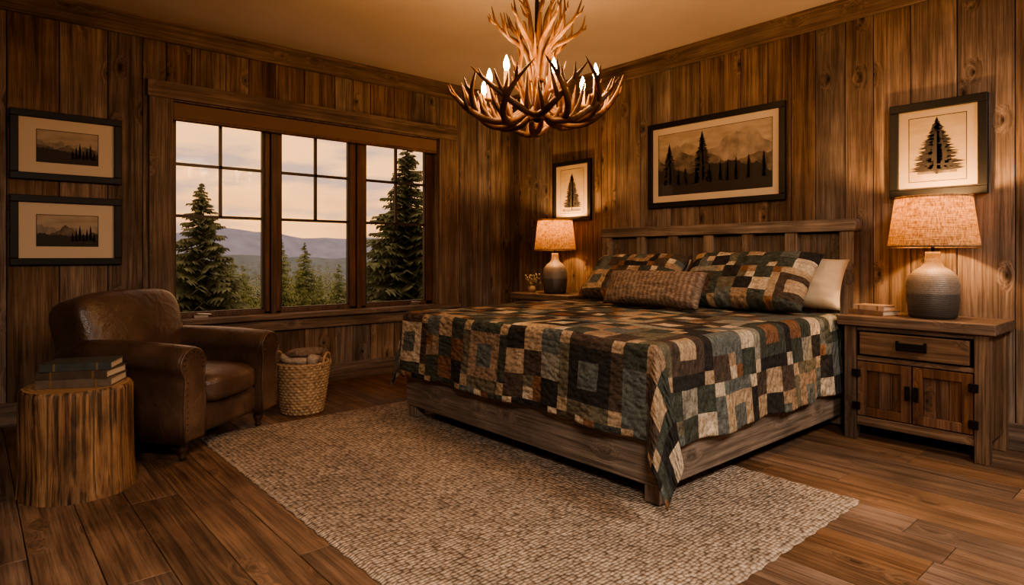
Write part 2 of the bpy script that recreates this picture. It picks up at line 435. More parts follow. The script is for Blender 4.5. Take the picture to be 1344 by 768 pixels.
def picture(name,loc,rz,w,h,fw,pw,ph,kind,pap,matc=None):
    e=empty(name,loc,rz)
    W,Hh=w/2,h/2; mb=MB()
    for (x0,x1,z0,z1) in ((-W,W,Hh-fw,Hh),(-W,W,-Hh,-Hh+fw),(-W,-W+fw,-Hh+fw,Hh-fw),(W-fw,W,-Hh+fw,Hh-fw)):
        mb.box(x0,x1,-.035,-.006,z0,z1,0)
    mb.obj('frame',[M_blackf],e,bevel=.004)
    mb=MB(); mb.box(-W+fw*.8,W-fw*.8,-.016,-.007,-Hh+fw*.8,Hh-fw*.8,0)
    mb.obj('mat_board',[matc or M_mat],e)
    mb=MB(); y=-.0165; a,b=pw/2,ph/2
    mb.box(-a,a,y,-.016,-b,b,0)
    mb.box(-a-.004,a+.004,-.0163,-.016,-b-.004,b+.004,1)
    if kind=='fir':
        mb.box(-a*.8,a*.8,y-.0004,y,-b*.93,-b*.80,2); fir2d(mb,0,-b*.88,ph*.86,pw*.80,y-.001,3,1)
    elif kind=='bigfir':
        mb.box(-a*.7,a*.7,y-.0004,y,-b*.78,-b*.70,2); fir2d(mb,0,-b*.80,ph*.88,pw*.95,y-.001,9,1)
    elif kind=='pano':
        ridge2d(mb,-a,a,-b,b*.45,b*.6,y-.0004,2.2,3)
        ridge2d(mb,-a,a,-b,b*.10,b*.5,y-.0008,4.6,2)
        ridge2d(mb,-a,a,-b,-b*.30,b*.35,y-.0012,8.6,1,pk=.012,n=160)
        fir2d(mb,-a*.78,-b*.8,ph*.74,pw*.20,y-.002,21,1); fir2d(mb,-a*.16,-b*.82,ph*.88,pw*.24,y-.002,22,1)
        for i in range(9): fir2d(mb,a*(-.6+i*.18+.05*math.sin(i*5)),-b*.75,ph*(.30+.14*math.sin(i*3)**2),pw*.075,y-.002,30+i,1)
    else:
        ridge2d(mb,-a,a,-b,b*.15,b*.7,y-.0004,kind,3)
        ridge2d(mb,-a,a,-b,-b*.10,b*.6,y-.0008,kind+3,2)
        ridge2d(mb,-a,a,-b,-b*.30,b*.4,y-.0012,kind+5,1,pk=.01,n=160)
        for i in range(7): fir2d(mb,a*(.15+i*.12),-b*.75,ph*(.32+.12*((i*7)%3)),pw*.08,y-.002,60+i,1)
    mb.obj('print',[pap,M_ink,M_ink2,M_ink3],e)
    return e
picture('framed_landscape_print',(-3.884,0,1.789),0,.606,.445,.045,.33,.205,3.3,M_paper)
picture('framed_landscape_print.001',(-3.884,0,1.241),0,.606,.45,.045,.33,.20,6.1,M_paper)
picture('framed_tree_print',(0,-.923,1.695),-pi/2,.50,.58,.040,.30,.42,'fir',M_paper2,M_mat2)
picture('framed_mountain_panorama',(0,-2.41,1.826),-pi/2,1.18,.705,.045,.98,.50,'pano',M_paper)
picture('framed_tree_print.001',(0,-3.913,1.72),-pi/2,.50,.575,.048,.29,.385,'bigfir',M_paper2,M_mat2)

# ------------------------------------------------------------------ bed
ZB=.0135
bed=empty('bed')
BY0,BY1=-3.48,-1.46; BX=-2.18; cy=(BY0+BY1)/2
mb=MB()
mb.box(BX,BX+.045,BY0,BY1,.09,.31,0)
mb.box(-.2,-.12,BY0,BY1,.09,.31,0)
mb.obj('foot_rail',[M_bedy],bed,bevel=.006)
mb=MB()
for y in (BY0,BY1-.045): mb.box(BX+.045,-.12,y,y+.045,.09,.31,0)
mb.obj('side_rails',[M_bedx],bed,bevel=.006)
mb=MB()
for x in (BX+.01,-.25):
    for y in (BY0+.01,BY1-.09): mb.box(x,x+.08,y,y+.08,ZB,.30,0)
mb.obj('bed_legs',[M_bedz],bed,bevel=.006)
mb=MB(); mb.box(BX+.05,-.12,BY0+.05,BY1-.05,.26,.40,0); mb.obj('box_spring',[plain('box_fabric',(.3,.25,.2),.9)],bed,bevel=.02)
mb=MB(); mb.sbox((-1.14,cy,.54),(1.0,.985,.15),10,8,0); mb.obj('mattress',[plain('mattress_ticking',(.55,.5,.42),.9)],bed,merge=True)
hy0,hy1=-3.49,-1.405
mb=MB()
mb.box(-.125,-.035,hy0,hy0+.09,ZB,1.235,0); mb.box(-.125,-.035,hy1-.09,hy1,ZB,1.235,0)
n=6; ww=(hy1-hy0-.18); st=.085
for i in range(1,n):
    c=hy0+.09+ww*i/n; mb.box(-.122,-.06,c-st/2,c+st/2,.3,1.235,0)
mb.obj('headboard_stiles',[M_bedz],bed,bevel=.004)
mb=MB()
for i in range(12):
    a=hy0+.09+ww*i/12; mb.box(-.086,-.05,a+.001,a+ww/12-.001,.3,1.225,0)
mb.obj('headboard_panels',[M_bedp],bed,bevel=.003)
mb=MB(); mb.box(-.137,-.025,hy0-.012,hy1+.012,1.235,1.315,0); mb.box(-.115,-.055,hy0+.09,hy1-.09,.3,.42,0)
mb.obj('headboard_rails',[M_bedy],bed,bevel=.006)

PAL=[sc_(c,.82) for c in [(.66,.54,.39),(.38,.265,.175),(.25,.13,.07),(.075,.085,.068),(.155,.17,.155),(.038,.035,.033),(.18,.16,.11),(.33,.31,.25),(.50,.37,.24),(.10,.074,.056)]]
CRE,TAN,RUST,GRN,TEAL,CHAR,OLV,SAGE,SAND,BRN=range(10)
def blockcol(ci,cj,salt=0):
    B=6; bi,bj=ci//B,cj//B; i,j=ci%B,cj%B
    rd=random.Random(bi*7919+bj*104729+salt)
    kind=(bi+bj)%2
    if kind==0:
        ring=min(i,j,B-1-i,B-1-j)
        a=rd.choice([CRE,TEAL,SAGE,TEAL,SAND,RUST]); b=rd.choice([CHAR,GRN,BRN,CHAR]) if a!=TEAL else rd.choice([CRE,SAND,CHAR,TAN]); c=rd.choice([TEAL,OLV,SAND,GRN,SAGE,TEAL]); d=rd.choice([GRN,CHAR,BRN,TEAL])
        if ring==2: return a
        if ring==1: return b
        if (i in(0,B-1)) and (j in (0,B-1)): return rd.choice([CRE,RUST,SAND])
        return c if (i==0 or j==B-1) else d
    else:
        r2=random.Random((ci//2)*31337+(cj//2)*977+salt)
        k=r2.random()
        if (ci//2+cj//2)%2: return r2.choice([CHAR,GRN,BRN,TEAL,GRN])
        r3=random.Random(ci*5381+cj*33+salt)
        if k<.4: return r3.choice([CRE,TAN,RUST,OLV,TEAL])
        return r2.choice([CRE,TAN,RUST,SAND,SAGE,TEAL,OLV])
def quiltmat():
    m,nt,b=newmat('patchwork_quilt_fabric')
    at=N(nt,'Attribute',attribute_name='patch'); uv=N(nt,'UVMap',uv_map='UVMap')
    n=N(nt,'TexNoise',i_Scale=80.0,i_Detail=5.0,i_Roughness=.75); L(nt,uv.outputs[0],n.inputs['Vector'])
    r=ramp(nt,[(.36,.45),(.64,1.5)],n.outputs[0])
    c=mixc(nt,.75,at.outputs['Color'],r.outputs[0],'MULTIPLY')
    n5=N(nt,'TexNoise',i_Scale=16.0,i_Detail=2.0); L(nt,uv.outputs[0],n5.inputs['Vector'])
    c=mixc(nt,.6,c,ramp(nt,[(.35,.7),(.65,1.2)],n5.outputs[0]).outputs[0],'MULTIPLY')
    mp=N(nt,'Mapping',i_Scale=(1,1.9,1)); L(nt,uv.outputs[0],mp.inputs[0])
    vo=N(nt,'TexVoronoi',i_Scale=24.0,i_Randomness=.9,feature='SMOOTH_F1',i_Smoothness=.5); L(nt,mp.outputs[0],vo.inputs['Vector'])
    h=math_(nt,'ADD',math_(nt,'MULTIPLY',vo.outputs['Distance'],-1.2),math_(nt,'MULTIPLY',n.outputs[0],.3))
    L(nt,c,b.inputs['Base Color']); b.inputs['Roughness'].default_value=.9; b.inputs['Specular IOR Level'].default_value=.25
    bump(nt,b,h,1.0,.018)
    return m
M_quilt=quiltmat()
def colour_grid(me,colf,uvf):
    ca=me.color_attributes.new('patch','FLOAT_COLOR','CORNER')
    uv=me.uv_layers.new(name='UVMap')
    for p in me.polygons:
        c=colf(p.index)
        for li in p.loop_indices:
            ca.data[li].color=(*c,1); uv.data[li].uv=uvf(me.loops[li].vertex_index)
cell=.385/6; st=cell/4
hw=.985; Lb=1.90; R=.045; ov=.44
NA=int(round(2*1.47/st)); NB=int(round((Lb+ov)/st))
xs=-.27
def wavef(s,ph): return .018*math.sin(s*9.5+ph)+.010*math.sin(s*21+ph*2.3)
def qpt(a,b):
    sa=1 if a>=0 else -1; ea=max(0,abs(a)-hw); eb=max(0,b-Lb)
    r=math.hypot(ea,eb)
    bx=min(b,Lb); ay=min(abs(a),hw)
    ztop=.715+.008*noise.noise(Vector((a*5,b*5,0)))+.014*noise.noise(Vector((a*1.6,b*1.6,5)))
    if r==0:
        return (xs-bx, cy-sa*ay, ztop)
    phi=math.atan2(eb,ea)
    if r<R*pi/2: hz=R*math.sin(r/R); dr=R*(1-math.cos(r/R))
    else:
        e=r-R*pi/2; cf=math.sin(2*phi)
        fl=.05+(.26 if sa>0 else .10)*cf
        hz=R+e*fl; dr=R+e*(1-.5*fl*fl)*(1+(.07 if sa>0 else -.16)*cf)
    k=min(1,dr/.45)
    s=(bx if eb==0 else Lb+phi*.30+(hw-ay if ea==0 else 0))
    if eb>0 and ea==0: s=Lb+pi/2*.30+(hw-ay)
    hz+=k*(wavef(s,1.0 if sa>0 else 3.0)+.012)
    if ea>0 and eb>0 and sa>0: hz+=k*.035*math.sin(phi*8-.5)*math.sin(2*phi)
    n=(ea/r,eb/r)
    return (xs-bx-n[1]*hz, cy-sa*(ay+n[0]*hz), max(ztop-dr,.035))
vs=[];fs=[];cols=[]
for j in range(NB+1):
    for i in range(NA+1):
        vs.append(qpt(-1.47+i*2.94/NA, j*(Lb+ov)/NB))
mb=MB()
for j in range(NB):
    for i in range(NA):
        fs.append((j*(NA+1)+i,(j+1)*(NA+1)+i,(j+1)*(NA+1)+i+1,j*(NA+1)+i+1)); cols.append(PAL[blockcol(i//4,j//4,3)])
mb.add(vs,fs,0,True)
q=mb.obj('patchwork_quilt',[M_quilt],bed)
colour_grid(q.data,lambda k:cols[k],lambda vi:((vi%(NA+1))*st,(vi//(NA+1))*st))
so=q.modifiers.new('thick','SOLIDIFY'); so.thickness=.012; so.offset=-1
q.modifiers.new('sub','SUBSURF').levels=1; q.modifiers['sub'].render_levels=1

def pillow(name,loc,lean,w,h,T,mat,patch=False,rz=-pi/2,roll=0,parent=None,salt=0,pc=3):
    nu,nv=48,30; vs=[];fs=[];cols=[]
    idx={}
    for s in (0,1):
        for j in range(nv+1):
            for i in range(nu+1):
                u=i/nu*2-1; v=j/nv*2-1
                edge=(i in(0,nu) or j in (0,nv))
                if s==1 and edge: idx[(s,i,j)]=idx[(0,i,j)]; continue
                tk=T/2*max(0,(1-u**6)*(1-v**6))**.55*(1-.22*(u*u+v*v)/2)
                tk+=.014*noise.noise(Vector((u*4+salt,v*4,s*3)))*(1 if not edge else 0)
                x=u*w/2*(1-.05*(1-v*v)*abs(u)**3 ); z=v*h/2*(1-.07*(1-u*u)*abs(v)**3)
                idx[(s,i,j)]=len(vs); vs.append((x,-tk if s==0 else tk,z+h/2))
        for j in range(nv):
            for i in range(nu):
                f=(idx[(s,i,j)],idx[(s,i+1,j)],idx[(s,i+1,j+1)],idx[(s,i,j+1)])
                fs.append(f if s==0 else f[::-1]); cols.append(PAL[blockcol(i//pc+salt,j//pc+salt,salt)])
    mb=MB(); mb.add(vs,fs,0,True)
    M=Matrix.Translation(loc)@Matrix.Rotation(rz,4,'Z')@Matrix.Rotation(-lean,4,'X')@Matrix.Rotation(roll,4,'Y')
    o=mb.obj(name,[mat],parent,M=M)
    if patch:
        co=[v.co.copy() for v in o.data.vertices]
        colour_grid(o.data,lambda k:cols[k],lambda vi:(co[vi].x,co[vi].z))
    return o
M_cream=plain('cream_cotton',(.56,.44,.30),.85,bs=.3,bscale=12,bd=.03)
pillow('cream_pillow',(-.34,-3.06,.74),.45,.86,.35,.16,M_cream,parent=bed,salt=1)
pillow('cream_pillow_2',(-.34,-1.95,.74),.45,.80,.34,.16,M_cream,parent=bed,salt=2)
pillow('pillow_sham',(-.60,-2.91,.735),.76,.92,.485,.19,M_quilt,True,parent=bed,salt=12)
pillow('pillow_sham_2',(-.60,-1.97,.735),.76,.88,.465,.19,M_quilt,True,parent=bed,salt=24)
m,nt,b=newmat('woven_lumbar_fabric'); tc=N(nt,'TexCoord')
mp=N(nt,'Mapping'); L(nt,tc.outputs['Object'],mp.inputs[0])
w1=N(nt,'TexNoise',i_Scale=1.0,i_Detail=3.0); mpa=N(nt,'Mapping',i_Scale=(30,30,130)); L(nt,tc.outputs['Object'],mpa.inputs[0]); L(nt,mpa.outputs[0],w1.inputs[0])
w2=N(nt,'TexWave',bands_direction='X',i_Scale=9.0,i_Distortion=3.0,i_Detail=2.0,i_Detail_Scale=5.0); L(nt,mp.outputs[0],w2.inputs[0])
r=ramp(nt,[(.2,(.075,.050,.036)),(.5,(.165,.118,.088)),(.75,(.31,.24,.185))],math_(nt,'MULTIPLY_ADD',w2.outputs[1],.22,math_(nt,'MULTIPLY',w1.outputs[0],.80)))
L(nt,r.outputs[0],b.inputs['Base Color']); b.inputs['Roughness'].default_value=.95; bump(nt,b,w1.outputs[0],.6,.006)
pillow('lumbar_pillow',(-.94,-2.49,.735),.45,.78,.26,.17,m,parent=bed,salt=5)

# ------------------------------------------------------------------ nightstands
def nightstand(loc):
    e=empty('nightstand',loc,-pi/2)
    mb=MB(); mb.box(-.385,.38,-.235,.215,.668,.725,0); mb.obj('top',[M_nsx],e,bevel=.006)
    mb=MB()
    for x in (-.35,.285):
        for y in (-.215,.145): mb.box(x,x+.065,y,y+.065,0,.668,0)
    for x in (-.34,.32): mb.box(x,x+.02,-.15,.145,.10,.668,0)
    mb.obj('posts_and_sides',[M_nsz],e,bevel=.004)
    mb=MB(); mb.box(-.285,.285,-.205,-.17,.640,.668,0); mb.box(-.285,.285,-.205,-.17,.465,.492,0); mb.box(-.285,.285,-.205,-.17,.085,.14,0)
    mb.box(-.285,.285,-.17,.14,.10,.12,0); mb.box(-.285,.285,.17,.19,.10,.66,0)
    mb.box(-.265,.265,-.218,-.18,.502,.632,0)
    mb.obj('rails_and_drawer',[M_nsx],e,bevel=.004)
    mb=MB()
    for s in (-1,1):
        a,b=sorted((s*.004,s*.28))
        mb.box(a,b,-.19,-.175,.145,.46,0)
        for x0,x1,z0,z1 in ((a,a+.05,.145,.46),(b-.05,b,.145,.46),(a+.05,b-.05,.145,.195),(a+.05,b-.05,.41,.46)): mb.box(x0,x1,-.208,-.19,z0,z1,0)
        for k in range(3):
            w=(b-a-.1)/3; mb.box(a+.05+k*w+.001,a+.05+(k+1)*w-.001,-.196,-.19,.195,.41,0)
    mb.obj('doors',[M_nsd],e,bevel=.002)
    mb=MB()
    mb.box(-.07,.07,-.232,-.218,.555,.59,0); mb.box(-.075,-.06,-.226,-.216,.545,.60,0); mb.box(.06,.075,-.226,-.216,.545,.60,0); mb.box(-.065,.065,-.246,-.23,.553,.562,0)
    for s in (-1,1):
        for z in (.20,.39): mb.box(min(s*.262,s*.305),max(s*.262,s*.305),-.222,-.2085,z-.022,z+.022,0)
        mb.box(min(s*.008,s*.034),max(s*.008,s*.034),-.216,-.208,.27,.35,0); mb.box(min(s*.014,s*.026),max(s*.014,s*.026),-.232,-.216,.29,.325,0)
    mb.obj('iron_hardware',[M_metal],e,bevel=.003)
    return e
nightstand((-.235,-3.905,0)); nightstand((-.235,-.925,0))

# ------------------------------------------------------------------ table lamps
m,nt,b=newmat('glazed_stoneware'); tc=N(nt,'TexCoord'); sp=N(nt,'SeparateXYZ'); L(nt,tc.outputs['Object'],sp.inputs[0])
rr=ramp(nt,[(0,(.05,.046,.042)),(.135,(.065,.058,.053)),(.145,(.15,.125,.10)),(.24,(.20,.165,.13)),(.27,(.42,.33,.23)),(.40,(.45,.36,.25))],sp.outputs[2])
nn=N(nt,'TexVoronoi',i_Scale=90.0); L(nt,tc.outputs['Object'],nn.inputs['Vector'])
r2=ramp(nt,[(.2,.7),(.5,1.1)],nn.outputs['Distance'])
L(nt,mixc(nt,.6,rr.outputs[0],r2.outputs[0],'MULTIPLY'),b.inputs['Base Color']); b.inputs['Roughness'].default_value=.42
wv=N(nt,'TexWave',bands_direction='Z',i_Scale=28.0); L(nt,tc.outputs['Object'],wv.inputs[0]); bump(nt,b,math_(nt,'ADD',wv.outputs[1],nn.outputs['Distance']),.3,.004)
M_ceramic=m
m,nt,b=newmat('burlap_lampshade'); out=nt.nodes['Material Output']
tc=N(nt,'TexCoord'); n=N(nt,'TexNoise',i_Scale=120.0,i_Detail=3.0); mp=N(nt,'Mapping',i_Scale=(1,1,.35)); L(nt,tc.outputs['Object'],mp.inputs[0]); L(nt,mp.outputs[0],n.inputs['Vector'])
n2=N(nt,'TexNoise',i_Scale=60.0,i_Detail=3.0); mp2=N(nt,'Mapping',i_Scale=(.2,.2,4)); L(nt,tc.outputs['Object'],mp2.inputs[0]); L(nt,mp2.outputs[0],n2.inputs['Vector'])
s_=math_(nt,'MULTIPLY_ADD',n.outputs[0],.5,math_(nt,'MULTIPLY',n2.outputs[0],.5))
r=ramp(nt,[(.40,(.15,.092,.045)),(.60,(.44,.30,.165))],s_)
L(nt,r.outputs[0],b.inputs['Base Color']); b.inputs['Roughness'].default_value=.9
tl=N(nt,'BsdfTranslucent'); L(nt,mixc(nt,1,r.outputs[0],(.60,.44,.28),'MULTIPLY'),tl.inputs[0]); mx=N(nt,'MixShader',i_Fac=.28)
L(nt,b.outputs[0],mx.inputs[1]); L(nt,tl.outputs[0],mx.inputs[2]); L(nt,mx.outputs[0],out.inputs[0])
M_shade=m
M_bulb=plain('warm_bulb',(1,.8,.5),.4,emis=(1,.55,.24),es=10)
def table_lamp(loc,s,watt):
    e=empty('table_lamp',loc)
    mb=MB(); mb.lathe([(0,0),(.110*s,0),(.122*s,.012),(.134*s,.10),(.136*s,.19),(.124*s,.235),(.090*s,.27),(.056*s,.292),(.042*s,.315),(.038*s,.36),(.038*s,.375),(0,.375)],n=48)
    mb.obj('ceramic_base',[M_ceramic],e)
    mb=MB(); mb.tube([(0,0,.375),(0,0,.47)],[.009,.009],8,0,1); mb.tube([(0,0,.47),(0,0,.50)],[.018,.018],12,0,1)
    rt,rb=.192*s,.232*s
    for k in range(3):
        a=k*2*pi/3; mb.tube([(0,0,.655),(rt*.99*math.cos(a),rt*.99*math.sin(a),.675)],[.002,.002],5,0,1)
    for sx in (-1,1): mb.tube([(0,0,.48),(sx*.05,0,.52),(sx*.05,0,.60),(0,0,.655)],[.002]*4,5,0,4)
    mb.obj('harp_and_stem',[M_metal],e)
    mb=MB()
    mb.lathe([(rb,.40),(rt,.685)],n=64)
    mb.lathe([(rb-.003,.40),(rb+.002,.398),(rb+.001,.41)],n=64); mb.lathe([(rt-.003,.685),(rt+.002,.687),(rt+.001,.675)],n=64)
    mb.obj('shade',[M_shade],e)
    mb=MB(); mb.lathe([(0,0),(.012,.0),(.014,.02),(.028,.05),(.028,.07),(.015,.09),(0,.095)],(0,0,.50),n=16); mb.obj('bulb',[M_bulb],e)
    l=bpy.data.lights.new('lamp_light','POINT'); l.energy=watt; l.color=(1,.56,.25); l.shadow_soft_size=.03
    o=bpy.data.objects.new('lamp_light',l); scn.collection.objects.link(o); o.parent=e; o.location=(0,0,.625)
table_lamp((-.255,-3.955,.725),.96,25)
table_lamp((-.255,-.933,.725),.84,22)

M_pages=plain('book_pages',(.50,.41,.30),.9)
M_brass=plain('gilt_band',(.25,.16,.07),.4,metal=.5)
def bookstack(name,loc,rz,specs):
    e=empty(name,loc,rz); z=0
    for i,(w,d,t,c,r) in enumerate(specs):
        mc=plain('book_cover_%s_%d'%(name,i),c,.5,nscale=20,namt=.25)
        M=Matrix.Rotation(r,4,'Z')
        mb=MB(); mb.box(-w/2,w/2,-d/2,d/2,z,z+.004,0,M); mb.box(-w/2,w/2,-d/2,d/2,z+t-.004,z+t,0,M)
        mb.box(-w/2,w/2,-d/2-.003,-d/2+.004,z,z+t,0,M); mb.box(-w/2+.005,w/2-.005,-d/2+.003,d/2-.006,z+.004,z+t-.004,1,M)
        for q in (-.3,.3): mb.box(w*q-.004,w*q+.004,-d/2-.0045,-d/2,z,z+t,2,M)
        mb.obj('book_%d'%(i+1),[mc,M_pages,M_brass],e,bevel=.001); z+=t
    return e
bookstack('nightstand_books',(-.28,-3.66,.725),-pi/2-.3,[(.22,.15,.030,(.20,.12,.08),0),(.18,.13,.028,(.34,.23,.155),.15)])
e=empty('dried_pine_sprig',(-.32,-.68,.725)); mb=MB(); mb.lathe([(0,0),(.035,0),(.042,.03),(.036,.06),(0,.06)],n=20)
mb.obj('pot',[plain('small_clay_pot',(.20,.13,.08),.7)],e)
mb=MB(); rd=random.Random(3)
for i in range(30):
    a=rd.random()*2*pi; r=rd.uniform(.02,.085); h=rd.uniform(.08,.17)
    mb.tube([(0,0,.05),(r*.4*math.cos(a),r*.4*math.sin(a),h*.7),(r*math.cos(a),r*math.sin(a),h)],[.003,.002,.001],5,0)
    mb.sbox((r*math.cos(a),r*math.sin(a),h),(.009,.009,.012),2,3,0)
mb.obj('sprigs',[plain('dried_sprig',(.18,.14,.08),.9)],e)

# ------------------------------------------------------------------ rug
m,nt,b=newmat('chunky_jute_rug'); tc=N(nt,'TexCoord'); mp=N(nt,'Mapping',i_Scale=(1,1.4,1)); L(nt,tc.outputs['Object'],mp.inputs[0])
vo=N(nt,'TexVoronoi',i_Scale=45.0,i_Randomness=.42); L(nt,mp.outputs[0],vo.inputs['Vector'])
n=N(nt,'TexNoise',i_Scale=5.0,i_Detail=5.0); L(nt,tc.outputs['Object'],n.inputs['Vector'])
n3=N(nt,'TexNoise',i_Scale=140.0,i_Detail=3.0); L(nt,tc.outputs['Object'],n3.inputs['Vector'])
r=ramp(nt,[(.15,(.52,.425,.335)),(.45,(.39,.31,.24)),(.75,(.12,.088,.064))],vo.outputs['Distance'])
r2=ramp(nt,[(.35,.85),(.65,1.1)],n.outputs[0]); r3=ramp(nt,[(.3,.8),(.7,1.15)],n3.outputs[0])
c=mixc(nt,1,r.outputs[0],r2.outputs[0],'MULTIPLY'); c=mixc(nt,.7,c,r3.outputs[0],'MULTIPLY')
hsv=N(nt,'HueSaturation'); L(nt,c,hsv.inputs['Color']); sx=N(nt,'SeparateColor'); L(nt,vo.outputs['Color'],sx.inputs[0]); L(nt,math_(nt,'MULTIPLY_ADD',sx.outputs[0],.36,.82),hsv.inputs['Value'])
L(nt,hsv.outputs[0],b.inputs['Base Color']); b.inputs['Roughness'].default_value=.95; b.inputs['Specular IOR Level'].default_value=.1
bump(nt,b,math_(nt,'SUBTRACT',math_(nt,'MULTIPLY',n3.outputs[0],.2),vo.outputs['Distance']),.85,.014)
mb=MB(); nx,ny=60,90; vs=[];fs=[]
rx0,rx1,ry0,ry1=-3.36,-1.42,-4.0,-1.06
for j in range(ny+1):
    for i in range(nx+1):
        x=rx0+(rx1-rx0)*i/nx; y=ry0+(ry1-ry0)*j/ny
        z=.0115+.0012*noise.noise(Vector((x*3,y*3,0)))
        ed=min(i,nx-i,j,ny-j)
        if ed==0:
            z=.002; x+=.005*math.sin(y*60); y+=.005*math.sin(x*60)
        vs.append((x,y,z))
for j in range(ny):
    for i in range(nx): fs.append((j*(nx+1)+i,j*(nx+1)+i+1,(j+1)*(nx+1)+i+1,(j+1)*(nx+1)+i))
mb.add(vs,fs,0,True); mb.obj('woven_rug',[m])

# ------------------------------------------------------------------ armchair
m,nt,b=newmat('brown_leather'); tc=N(nt,'TexCoord')
n=N(nt,'TexNoise',i_Scale=3.5,i_Detail=6.0); L(nt,tc.outputs['Object'],n.inputs['Vector'])
r=ramp(nt,[(.3,(.045,.027,.018)),(.55,(.088,.052,.034)),(.75,(.16,.10,.065))],n.outputs[0]); L(nt,r.outputs[0],b.inputs['Base Color'])
vo=N(nt,'TexVoronoi',i_Scale=170.0); L(nt,tc.outputs['Object'],vo.inputs['Vector'])
n2=N(nt,'TexNoise',i_Scale=9.0,i_Detail=3.0,i_Distortion=1.5); L(nt,tc.outputs['Object'],n2.inputs['Vector'])
rr=ramp(nt,[(.3,.26),(.7,.40)],n.outputs[0]); L(nt,rr.outputs[0],b.inputs['Roughness'])
bump(nt,b,math_(nt,'ADD',math_(nt,'MULTIPLY',vo.outputs['Distance'],.12),n2.outputs[0]),.5,.014)
M_leather=m
M_legw=plain('dark_leg_wood',(.05,.025,.014),.35)
ch=empty('leather_armchair',(-3.483,-.986,ZB),math.radians(37.4))
mb=MB()
mb.sbox((0,-.02,.185),(.34,.36,.09),9,10,0)
mb.obj('seat_base',[M_leather],ch,merge=True)
mb=MB(); mb.sbox((0,-.12,.335),(.245,.325,.085),4.5,14,0,fn=lambda q:(q.x,q.y,q.z+.022*(1-(q.x/.25)**2)*(1-(q.y/.33)**2)*(1 if q.z>0 else .0)))
mb.obj('seat_cushion',[M_leather],ch,merge=True)
mb=MB()
for sg in (-1,1):
    prof=[]
    cx,cz,r=.345,.510,.095
    prof.append((.255,.10)); prof.append((.252,.30)); prof.append((.262,.44))
    for k in range(15):
        a=math.radians(205-k*(250/14)); prof.append((cx+r*math.cos(a),cz+r*math.sin(a)*.88))
    prof+= [(.405,.42),(.415,.28),(.415,.10)]
    P=[(sg*x,z) for x,z in prof]
    if sg>0: P=P[::-1]
    n0=len(P); Y=[-.425,-.415,-.40,-.2,.0,.2,.30,.36]; SC=[.93,.985,1,1,1,1,.98,.9]
    vs=[];fs=[]
    ccx=sg*.335;ccz=.36
    for y,sc in zip(Y,SC):
        for x,z in P:
            zz=z+(.02*math.sin((y+.42)*3.2) if z>.4 else 0)
            vs.append((ccx+(x-ccx)*sc,y,ccz+(zz-ccz)*sc))
    for k in range(len(Y)-1):
        for i in range(n0):
            j=(i+1)%n0; fs.append((k*n0+j,k*n0+i,(k+1)*n0+i,(k+1)*n0+j))
    mb.add(vs,fs,0,True); mb.add(vs[:n0],[tuple(range(n0))],0); mb.add(vs[-n0:],[tuple(range(n0))[::-1]],0)
    mb.tube([(ccx+(x-ccx)*.95,-.422,ccz+(z-ccz)*.95) for x,z in P],[.0065]*n0,6,0,1)
mb.obj('arms',[M_leather],ch)
mb=MB()
MBk=Matrix.Translation((0,.22,.30))@Matrix.Rotation(-.26,4,'X')
def backf(q):
    t=(q.z+.30)/.60
    wx=1+.12*max(0,min(1,t))
    z=q.z+.022*(1-(q.x/.37)**2)*max(0,t)
    y=q.y-.05*(1-(q.x/.38)**2)*(1 if q.y<0 else 0)*math.sin(pi*min(1,max(0,t)))
    return (q.x*wx,y,z)
mb.sbox((0,.03,.265),(.345,.135,.285),6.0,20,0,M=MBk,fn=backf)
mb.obj('back_rest',[M_leather],ch,merge=True)
mb=MB(); pr=[(0,0),(.016,0),(.02,.012),(.014,.022),(.024,.04),(.03,.06),(.022,.075),(.03,.085),(.03,.11),(0,.11)]
for x in (-.33,.33):
    mb.lathe(pr,(x,-.345,0),20)
    mb.tube([(x,.40,0),(x,.34,.11)],[.018,.028],8,0,1)
mb.obj('turned_legs',[M_legw],ch)
mb=MB()
for sg in (-1,1):
    for k in range(11):
        a=math.radians(200-k*22); mb.sbox((sg*(.345+.07*math.cos(a)),-.428,.505+.065*math.sin(a)),(.006,.004,.006),2,3,0)
    for k in range(10): mb.sbox((sg*.39,-.424,.14+k*.03),(.005,.004,.005),2,3,0)
mb.obj('nailheads',[plain('aged_brass_nails',(.14,.09,.045),.4,metal=.9)],ch)

# ------------------------------------------------------------------ tree-stump side table + books
m,nt,b=newmat('stump_side_wood'); tc=N(nt,'TexCoord')
mp=N(nt,'Mapping',i_Scale=(18,18,1.3)); L(nt,tc.outputs['Object'],mp.inputs[0]); n=N(nt,'TexNoise',i_Scale=1.0,i_Detail=9.0,i_Roughness=.65,i_Distortion=.6); L(nt,mp.outputs[0],n.inputs['Vector'])
mp2=N(nt,'Mapping',i_Scale=(60,60,1.6)); L(nt,tc.outputs['Object'],mp2.inputs[0]); n2=N(nt,'TexNoise',i_Scale=1.0,i_Detail=4.0); L(nt,mp2.outputs[0],n2.inputs['Vector'])
r=ramp(nt,[(.36,(.05,.024,.012)),(.46,(.23,.12,.055)),(.7,(.46,.27,.13))],n.outputs[0])
n6=N(nt,'TexNoise',i_Scale=5.0,i_Detail=3.0); L(nt,tc.outputs['Object'],n6.inputs['Vector'])
c=mixc(nt,.85,r.outputs[0],ramp(nt,[(.40,.2),(.5,1.05)],n2.outputs[0]).outputs[0],'MULTIPLY')
c=mixc(nt,.8,c,ramp(nt,[(.38,.5),(.6,1.15)],n6.outputs[0]).outputs[0],'MULTIPLY')
L(nt,c,b.inputs['Base Color']); b.inputs['Roughness'].default_value=.48; bump(nt,b,math_(nt,'ADD',n.outputs[0],math_(nt,'MULTIPLY',n2.outputs[0],.6)),1.0,.025)
M_ss=m
